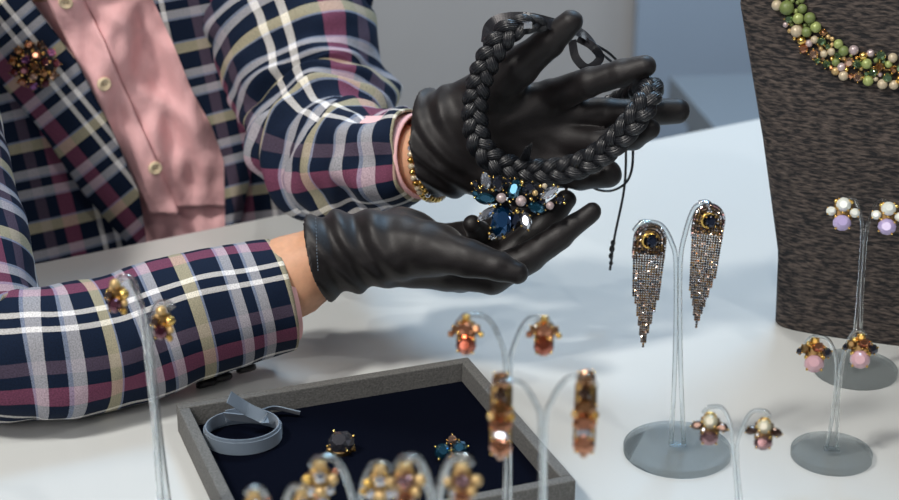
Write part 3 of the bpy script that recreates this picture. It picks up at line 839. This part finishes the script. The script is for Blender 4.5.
# studs in the box
def boxstud(x, y, label, spec):
    P = atz(x, y+8, .0065); t = thing('stud_earring', label, 'earring', P, 'stud earrings in the box')
    mb = MB(); add_cyl(mb, P, .007, .003, M['oldbrass'], 24, .0003); mb.build('gem_setting', t)
    for dx, dy, w_, h_, mt, kd in spec:
        Q = at(x+dx, y+dy, P[1]-.001-abs(dx)*.0001); k = mpp(Q); mb = MB()
        add_gem(mb, Q, w_*k, h_*k, G[mt], kd, random.uniform(-.3, .3), tocam(Q)+np.array([random.uniform(-.3, .3), 0, .4]), prong=M['brightgold']); mb.build('gem', t)
boxstud(341, 444, 'smoky black faceted stud earring with gold prongs lying in the box', [(0, -2, 27, 22, 'greysmoke', 'octagon'), (-11, 5, 8, 7, 'brass', 'round'), (0, 8, 9, 7, 'gold', 'round'), (11, 5, 8, 7, 'brass', 'round')])
boxstud(452, 448, 'teal blue crystal stud earring with a clear top stone lying in the box', [(-9, 4, 17, 19, 'teal', 'round'), (8, 1, 16, 17, 'teal', 'octagon'), (0, -8, 9, 10, 'peach', 'octagon'), (0, 11, 8, 6, 'brass', 'round')])

#=STANDS AND EARRINGS======================================================
def stand(bpx, Yb, rbase, tips, split, label, tall=True, sep=.0042, rod=.0016, base_h=.0052, wide=.0028, xoff=0):
    """tips: [(px, py) left, right] tops of the arches; split: py where the arms part"""
    P = at(bpx[0], bpx[1], Yb); P = np.array([P[0], Yb, 0])
    t = thing('earring_stand', label, 'earring stand', P, 'clear acrylic earring stands')
    mb = MB(); add_cyl(mb, P, rbase, base_h, M['acrylic_base'], 72, .0005); mb.build('base', t)
    mb = MB(); add_box(mb, P+np.array([0, 0, base_h+.0008]), (sep*2+.003, .005, .0016), M['acrylic'], 0); mb.build('foot', t)
    ends = []
    for q, (tx, ty) in enumerate(tips):
        s_ = -1 if q == 0 else 1
        top = at(tx, ty, Yb-.002); sp = at(split[0]+s_*2, split[1], Yb)
        base = P+np.array([s_*sep, 0, base_h+.0014])
        lat = top[0]-sp[0]
        pts = [base, base+(sp-base)*.5+np.array([-s_*.001, 0, 0]), sp, sp+np.array([lat*.18, 0, (top[2]-sp[2])*.55]), sp+np.array([lat*.55, -.001, (top[2]-sp[2])*.93]), top+np.array([lat*.05, -.001, 0]), top+np.array([lat*.22, -.0015, -abs(lat)*.07]), top+np.array([lat*.36, -.002, -abs(lat)*.26])]
        mb = MB(); add_sweep(mb, catmull(pts, 70), [(-wide, -rod*.5), (wide, -rod*.5), (wide, rod*.5), (-wide, rod*.5)] if not tall else circ(rod, 12, rod), M['acrylic'], up=(0, 1, 0))
        mb.build('arm', t); ends.append(top)
    return t, ends
KINDS = {
 'copper': [(0, -.72, .42, .42, 'brightgold', 'round'), (-.5, -.22, .5, .5, 'amber', 'round'), (.5, -.22, .5, .5, 'amber', 'round'), (-.78, .0, .32, .32, 'copper', 'round'), (.78, .02, .3, .3, 'brightgold', 'ball'), (0, -.18, .8, .75, 'copper', 'octagon'), (-.3, .12, .28, .28, 'amber', 'round'), (.3, .12, .28, .28, 'amber', 'round'), (0, .55, .95, .85, 'rust', 'round'), (0, .85, .45, .3, 'copper', 'round')],
 'pinkopal': [(-.05, -.6, .45, .42, 'gold', 'round'), (.12, -.35, .62, .5, 'copper', 'octagon'), (-.55, -.2, .48, .48, 'brass', 'round'), (.65, -.1, .45, .5, 'smoky', 'octagon'), (-.35, -.45, .3, .3, 'brightgold', 'ball'), (-.85, -.05, .32, .36, 'smoky', 'marquise'), (.2, .02, .3, .26, 'brass', 'round'), (0, .48, .98, .9, 'opalpink', 'round'), (-.4, .2, .22, .22, 'brightgold', 'ball'), (.4, .15, .22, .22, 'gold', 'ball')],
 'white': [(0, -.35, .72, .7, 'opalwhite', 'round'), (-.62, 0, .5, .46, 'opalwhite', 'round'), (.62, .0, .5, .46, 'opalwhite', 'round'), (0, .02, .2, .2, 'brightgold', 'ball'), (-.35, -.5, .24, .24, 'brightgold', 'ball'), (.35, -.5, .22, .22, 'brightgold', 'ball'), (0, .52, .88, .8, 'lavender', 'round')],
 'mauve': [(0, -.55, .5, .3, 'gold', 'round'), (-.68, .02, .62, .52, 'brown', 'marquise2'), (.68, .02, .58, .52, 'brown', 'marquise2'), (0, -.22, .74, .74, 'opalgreen', 'round'), (-.4, -.1, .24, .24, 'gold', 'ball'), (.45, .05, .22, .22, 'amber', 'ball'), (0, .6, .95, .75, 'mauve', 'round'), (-.3, .2, .2, .2, 'clear', 'round')],
 'maroon': [(-.05, -.68, .6, .6, 'goldpearl', 'ball'), (.35, -.12, .6, .6, 'brightgold', 'ball'), (-.45, -.1, .5, .55, 'brown', 'octagon'), (.42, .35, .4, .4, 'goldpearl', 'ball'), (-.15, .42, .8, .85, 'maroon', 'round'), (.3, .78, .36, .36, 'gold', 'ball'), (.0, .1, .3, .3, 'gold', 'ball')],
 'drop': [(0, -1.5, .8, .8, 'amber', 'round'), (0, -1.75, .3, .3, 'brightgold', 'ball'), (-.05, -.85, .55, .62, 'brown', 'octagon'), (0, -.3, .9, .7, 'amber', 'octagon'), (-.38, -.05, .4, .4, 'goldpearl', 'ball'), (.38, -.05, .4, .4, 'gold', 'ball'), (0, .3, .95, .55, 'copper', 'octagon'), (0, .72, .75, .4, 'clear', 'octagon'), (0, 1.2, .95, .8, 'copper', 'round'), (0, 1.55, .35, .3, 'peach', 'ball')],
 'goldcrystal': [(0, -.62, .62, .5, 'goldpearl', 'round'), (0, -.1, .62, .62, 'clear', 'round'), (-.62, -.05, .46, .46, 'brightgold', 'ball'), (.62, .0, .5, .5, 'goldpearl', 'ball'), (-.45, .45, .48, .45, 'clear', 'octagon'), (.45, .45, .5, .45, 'clear', 'round'), (0, .55, .55, .5, 'goldpearl', 'ball'), (0, .95, .7, .5, 'clear', 'octagon'), (-.85, .3, .3, .3, 'gold', 'ball'), (.8, -.35, .3, .3, 'copper', 'ball')],
 'goldmauve': [(0, -.62, .72, .5, 'goldpearl', 'round'), (0, -.02, .8, .7, 'mauve', 'round'), (-.72, .0, .46, .46, 'goldpearl', 'ball'), (.75, -.05, .56, .5, 'goldpearl', 'ball'), (-.45, .5, .4, .4, 'clear', 'round'), (.5, .45, .5, .45, 'goldpearl', 'ball'), (0, .75, .8, .7, 'copper', 'round')]}
EG = dict(copper='copper flower earrings', pinkopal='pink opal earrings', white='white opal earrings', mauve='mauve flower earrings', maroon='gold and maroon earrings', drop='long drop earrings', goldcrystal='gold and crystal earrings', goldmauve='gold and mauve earrings')
def earring(px, py, Y, sz, kind, label, lean=0, seed=1, fl=1, name='earring'):
    random.seed(seed); P = at(px, py, Y); k = mpp(P)*sz/2
    t = thing(name, label, 'earring', P, EG[kind]); n = nrm(tocam(P)+np.array([lean, 0, .05])); r, u, n = frame(n)
    mb = MB(); sp = KINDS[kind]; ys = [s_[1] for s_ in sp]
    pts = [P-u*k*y*1.0-n*.0025 for y in (min(ys)*.9, 0, max(ys)*.8)]
    add_sweep(mb, catmull(pts, 12), circ(k*.46, 12, .0012), M['oldbrass'], up=tuple(n), scale=[.6]+[1]*11+[.6]); mb.build('gem_setting', t)
    for x, y, w_, h_, mt, kd in sp:
        x = x*.88 if abs(x) > .4 else x
        Q = P+r*x*k*fl-u*y*k+n*(.0006+random.uniform(0, .0008)+(.0012 if w_ > .7 else 0))
        mb = MB()
        if kd == 'ball': add_ball(mb, Q, w_*k*.5, G[mt], 14, 9); mb.build('bead', t)
        else:
            rot = 0
            if kd == 'marquise2': kd = 'marquise'; rot = PI/2+(.3 if x < 0 else -.3); w_, h_ = h_*.9, w_*1.15
            add_gem(mb, Q, w_*k, h_*k, G[mt], kd, rot+random.uniform(-.1, .1), n+np.array([random.uniform(-.15, .15), 0, random.uniform(-.05, .25)]), prong=M['brightgold']); mb.build('gem', t)
    # clip behind
    mb = MB(); a = P-u*k*min(ys)*.8-n*.003
    add_sweep(mb, catmull([a, a-n*.004+u*.003, a-n*.007, a-n*.006-u*.006], 14), circ(.0006, 8), M['silver']); mb.build('clip', t)
    return t

# fringe stand (middle)
stand((677, 452), .979, .0355, [(646, 222), (704, 204)], (678, 268), 'tall clear acrylic stand carrying the two fringe earrings', tall=True)
def fringe(cx, cy, Y, ang_, lens, label, w_=33):
    P = at(cx, cy, Y); k = mpp(P); t = thing('fringe_earring', label, 'earring', P, 'rhinestone fringe earrings')
    n = tocam(P)+np.array([.12, 0, 0]); n[2] = .06; r, u, n = frame(n)
    c_, s_ = math.cos(ang_), math.sin(ang_); r, u = r*c_+u*s_, -r*s_+u*c_
    R0 = w_/2*k
    mb = MB(); V = []; F = []
    out = [(R0*math.cos(a), R0*1.05*math.sin(a)) for a in np.linspace(0, PI, 20)]+[(-R0, -R0*.9), (R0, -R0*.9)]
    N = len(out)
    V = [P+r*a+u*b+n*.0002 for a, b in out]+[P+r*a+u*b-n*.0022 for a, b in out]
    F = [tuple(range(N)), tuple(range(2*N-1, N-1, -1))]+[(i, N+i, N+(i+1) % N, (i+1) % N) for i in range(N)]
    mb.add(V, F, M['darkfelt'], False); mb.build('felt_backing', t)
    for row, (q, mt, rr_) in enumerate(((.93, 'pearl', .00085), (.74, 'gold', .0008), (.56, 'copper', .0007))):
        mb = MB(); m_ = 26-row*5
        path = [(q*R0*math.cos(a), q*R0*1.05*math.sin(a)) for a in np.linspace(0, PI, m_)]
        path += [(x_*q*R0, -y_*R0) for y_ in np.linspace(.12, 1.1, 7) for x_ in (-1, 1)]
        for a, b in path: add_gem(mb, P+r*a+u*b+n*.0009, rr_*2, rr_*2, G[['champagne', 'bronze', 'brass', 'clear'][(random.randrange(4))] if row else ['champagne', 'bronze', 'mauve', 'clear'][random.randrange(4)]], 'octagon', 0, n+np.array([random.uniform(-.4, .4), 0, random.uniform(-.4, .4)]))
        mb.build('crystal_row', t)
    mb = MB(); arc = [P+(r*math.cos(a)+u*math.sin(a))*R0*.46+n*.0014 for a in np.linspace(R(60), R(285), 24)]
    add_sweep(mb, np.array(arc), circ(.0011, 8), M['brightgold'], scale=[.4+.6*math.sin(PI*i/23) for i in range(24)]); mb.build('gold_rim', t)
    mb = MB(); add_gem(mb, P+n*.0016+r*.1*R0-u*.05*R0, R0*.78, R0*.85, G['navy'], 'round', 0, n+np.array([.1, 0, .2]), prong=M['brightgold']); mb.build('gem', t, label='dark faceted centre stone')
    m_ = len(lens); dn = nrm(np.array([0, 0, -1])*.5-u*.5); lens = [l_*1.06 for l_ in lens]
    for i, ln in enumerate(lens):
        x = (i-(m_-1)/2)/((m_-1)/2)*.93*R0; mb = MB(); a = P+r*x-u*R0*.42+n*.0010
        cn = int((ln*k+.25*R0)/.00165); q = a.copy()
        for j in range(cn):
            f = j/max(cn, 1)
            q = a+dn*.00165*j-r*x*.32*f*min(1, ln/90)
            jit = np.array([random.uniform(-.6, .6), 0, random.uniform(-.5, .5)])
            add_gem(mb, q, .00175, .00175, G[random.choice(['champagne', 'bronze', 'brass', 'champagne', 'bronze', 'smoky', 'champagne', 'amber'])], 'octagon', .0, n+jit)
            add_ball(mb, q-n*.0003, .00072, M['oldbrass'], 6, 4)
        mb.build('chain_strand', t)
    mb = MB(); a = P+u*R0*.9-n*.002; add_sweep(mb, catmull([a, a-n*.004+u*.001-r*.003, a-n*.004-r*.007], 12), [(-.002, -.0005), (.002, -.0005), (.002, .0005), (-.002, .0005)], M['silver']); mb.build('clip', t)
random.seed(8)
fringe(650, 240, .976, -.06, [50, 58, 70, 80, 90, 96, 102, 96, 86, 76, 64, 52], 'rhinestone fringe earring hanging on the left arm of the tall stand')
fringe(709, 220, .974, -.10, [66, 72, 80, 90, 96, 102, 94, 88, 80, 70, 60, 50], 'rhinestone fringe earring hanging higher, on the right arm of the tall stand', 32)

# right front stand
stand((831, 457), .973, .0265, [(815, 336), (860, 330)], (839, 372), 'short clear acrylic stand at the lower right with pink opal earrings', sep=.0035, rod=.0013)
earring(815, 354, .968, 41, 'pinkopal', 'pink opal and copper earring on the left arm of the short right stand', seed=3)
earring(861, 350, .968, 41, 'pinkopal', 'pink opal and copper earring on the right arm of the short right stand', seed=6)
# right back stand
stand((855, 372), 1.099, .030, [(846, 197), (884, 200)], (864, 238), 'clear acrylic stand close in front of the dark bust with white earrings', sep=.0035, rod=.0014)
earring(843, 212, 1.09, 42, 'white', 'white opal and lavender earring on the left arm, against the bust', seed=4)
earring(888, 216, 1.09, 42, 'white', 'white opal and lavender earring on the right arm, against the bust', seed=5)
# low stand below the tall one
stand((735, 640), .855, .027, [(712, 406), (762, 410)], (735, 450), 'clear acrylic stand cut by the bottom edge with mauve flower earrings', sep=.003, rod=.0012)
earring(710, 426, .85, 41, 'mauve', 'brown and mauve flower earring on the left arm, beside the tall stand base', seed=7)
earring(764, 431, .85, 40, 'mauve', 'brown and mauve flower earring on the right arm, between the two round bases', seed=8)
# copper pair behind the box corner
stand((506, 620), .812, .030, [(470, 314), (541, 317)], (508, 372), 'clear acrylic stand with copper flower earrings below the gloves', sep=.0035, rod=.0014)
earring(466, 334, .806, 43, 'copper', 'copper flower earring on the left arm above the box corner', seed=9)
earring(544, 335, .806, 43, 'copper', 'copper flower earring on the right arm, right of the box corner', seed=10)
# drop pair
stand((542, 640), .742, .030, [(503, 380), (583, 376)], (543, 430), 'clear acrylic stand with long amber drop earrings in front of the box', sep=.0035, rod=.0014)
earring(501, 418, .735, 49, 'drop', 'long amber and copper drop earring hanging in front of the box side', seed=11, name='drop_earring')
earring(585, 416, .735, 49, 'drop', 'long amber and copper drop earring hanging right of the box', seed=12, name='drop_earring')
# left stand
stand((168, 540), .862, .030, [(124, 277), (166, 303)], (148, 340), 'clear acrylic stand in front of the plaid sleeve with maroon earrings', sep=.0030, rod=.0022)
earring(117, 297, .855, 38, 'maroon', 'gold and maroon earring on the left, higher arm in front of the sleeve', seed=13)
earring(163, 324, .855, 38, 'maroon', 'gold and maroon earring on the right, lower arm in front of the sleeve', seed=14)
# front stands
stand((357, 760), .722, .030, [(322, 457), (382, 463)], (357, 520), 'clear acrylic stand at the bottom edge in front of the box, left of the two', sep=.003, rod=.0018)
earring(320, 480, .716, 46, 'goldcrystal', 'gold and crystal cluster earring at the bottom edge below the smoky stud', seed=15)
earring(380, 484, .716, 46, 'goldcrystal', 'gold and crystal cluster earring half behind the mauve one at the bottom edge', seed=16)
stand((434, 760), .662, .030, [(407, 457), (462, 457)], (435, 520), 'clear acrylic stand at the bottom edge in front of the box, right of the two', sep=.003, rod=.0020)
earring(405, 482, .656, 46, 'goldmauve', 'gold and mauve cluster earring beside the crystal cluster at the bottom edge', seed=17)
earring(462, 482, .656, 44, 'goldmauve', 'gold and mauve cluster earring below the teal stud at the bottom edge', seed=18)
stand((279, 780), .655, .030, [(254, 488), (300, 486)], (279, 560), 'clear acrylic stand mostly below the bottom edge, leftmost in front of the box', sep=.003, rod=.0016)
earring(254, 508, .649, 40, 'goldcrystal', 'gold and crystal earring, its top peeking over the bottom edge in front of the box', seed=19)
earring(303, 506, .649, 40, 'goldcrystal', 'gold and crystal earring low at the bottom edge, left of the larger cluster', seed=20)

#=BUST=====================================================================
ub = nrm([.087, -.026, 0]); db = np.array([ub[1], -ub[0], 0])   # along the face, towards the camera
if db[1] > 0: db = -db
HW0 = .125
Bc = np.array([.254, 1.190, 0])+ub*HW0
def bust_ring(z):
    h = z/.30
    hw = np.interp(z, [0, .06, .15, .25, .30, .335, .36, .42], [.125, .126, .142, .165, .160, .11, .06, .052])
    dp = np.interp(z, [0, .15, .27, .34, .42], [.050, .060, .055, .045, .04])
    fwd = np.interp(z, [0, .15, .27, .34, .42], [.0, .004, -.005, -.03, -.045])
    off = -.004*(z/.25)
    return hw, dp, fwd, off
mb = MB(); V = []; F = []; NA = 96; zs = [0, .002]+list(np.linspace(.006, .415, 60))+[.42]
for iz, z in enumerate(zs):
    hw, dp, fwd, off = bust_ring(z); sh = .985 if z == 0 else 1
    for j in range(NA):
        a = 2*PI*j/NA; c_, s_ = math.cos(a), math.sin(a)
        x = hw*sh*math.copysign(abs(c_)**.75, c_); y = (dp*.42 if s_ > 0 else dp*.7)*sh*math.copysign(abs(s_)**.55, s_)
        V.append(Bc+ub*(x+off)+db*(y+fwd)+np.array([0, 0, z]))
for i in range(len(zs)-1):
    for j in range(NA): F.append((i*NA+j, i*NA+(j+1) % NA, (i+1)*NA+(j+1) % NA, (i+1)*NA+j))
F += [tuple(range(NA))[::-1], tuple(range((len(zs)-1)*NA, len(zs)*NA))]
mb.add(V, F, M['burlap'])
bust = mb.build('necklace_bust', origin=Bc)
tag(bust, 'dark woven cloth display bust standing on the right side of the table', 'display bust')
tree = bvh_of(bust)
t = thing('bead_necklace', 'green, gold and cream bead necklace around the dark bust', 'necklace', hit(tree, 850, 55)[0])
random.seed(21)
path = catmull([(783, -30, 0), (790, 0, 0), (803, 28, 0), (825, 50, 0), (850, 62, 0), (875, 68, 0), (899, 70, 0), (925, 66, 0)], 200)
used = []
def bead(x, y, r_, m_, lift=1.0, gem=False):
    P, n = hit(tree, x, y)
    if P is None: return
    k = mpp(P); mb = MB(); Q = P+n*r_*k*lift
    if gem: add_gem(mb, Q, 2*r_*k, 2*r_*k, m_, 'round', random.random(), n+np.array([random.uniform(-.5, .5), 0, random.uniform(-.3, .5)]), prong=M['brightgold'])
    else: add_ball(mb, Q, r_*k, m_, 14, 9)
    mb.build('bead', t)
cnt = 0
T2 = np.gradient(path[:, :2], axis=0); T2 /= np.linalg.norm(T2, axis=1)[:, None]
tries = 0
while cnt < 98 and tries < 6000:
    tries += 1
    i = random.randrange(5, 200); q = random.uniform(-1, 1); wd = np.interp(path[i, 0], [783, 800, 830, 900], [13, 13, 15, 17])
    nn = np.array([-T2[i, 1], T2[i, 0]]); x, y = path[i, :2]+nn*q*wd
    early = path[i, 0] < 812
    big = tries < 900
    r_ = random.uniform(4.6, 7.5) if early and big else (random.uniform(3.9, 5.4) if big else random.uniform(2.0, 3.6))
    if any((x-a)**2+(y-b)**2 < (.80*(r_+c_))**2 for a, b, c_ in used): continue
    used.append((x, y, r_)); cnt += 1
    if early and q < .4: m_ = G[random.choice(['jade', 'jade', 'greenpearl', 'jade'])]; gm = False
    else:
        ch_ = random.choice(['creampearl', 'goldpearl', 'greenpearl', 'pearl', 'goldpearl', 'green', 'greenpearl', 'peach', 'jade', 'brightgold', 'creampearl', 'amber', 'green', 'copper'])
        m_ = G[ch_]; gm = ch_ in ('green', 'olive', 'copper', 'amber', 'peach')
    bead(x, y, r_, m_, 1.0 if big else 1.6, gm)
mb = MB(); st = [hit(tree, x, y) for x, y, _ in path[::6]]
st = [p+n*.0014 for p, n in st if p is not None]
add_sweep(mb, np.array(st), circ(.0011, 10), M['oldbrass']); mb.build('cord', t)
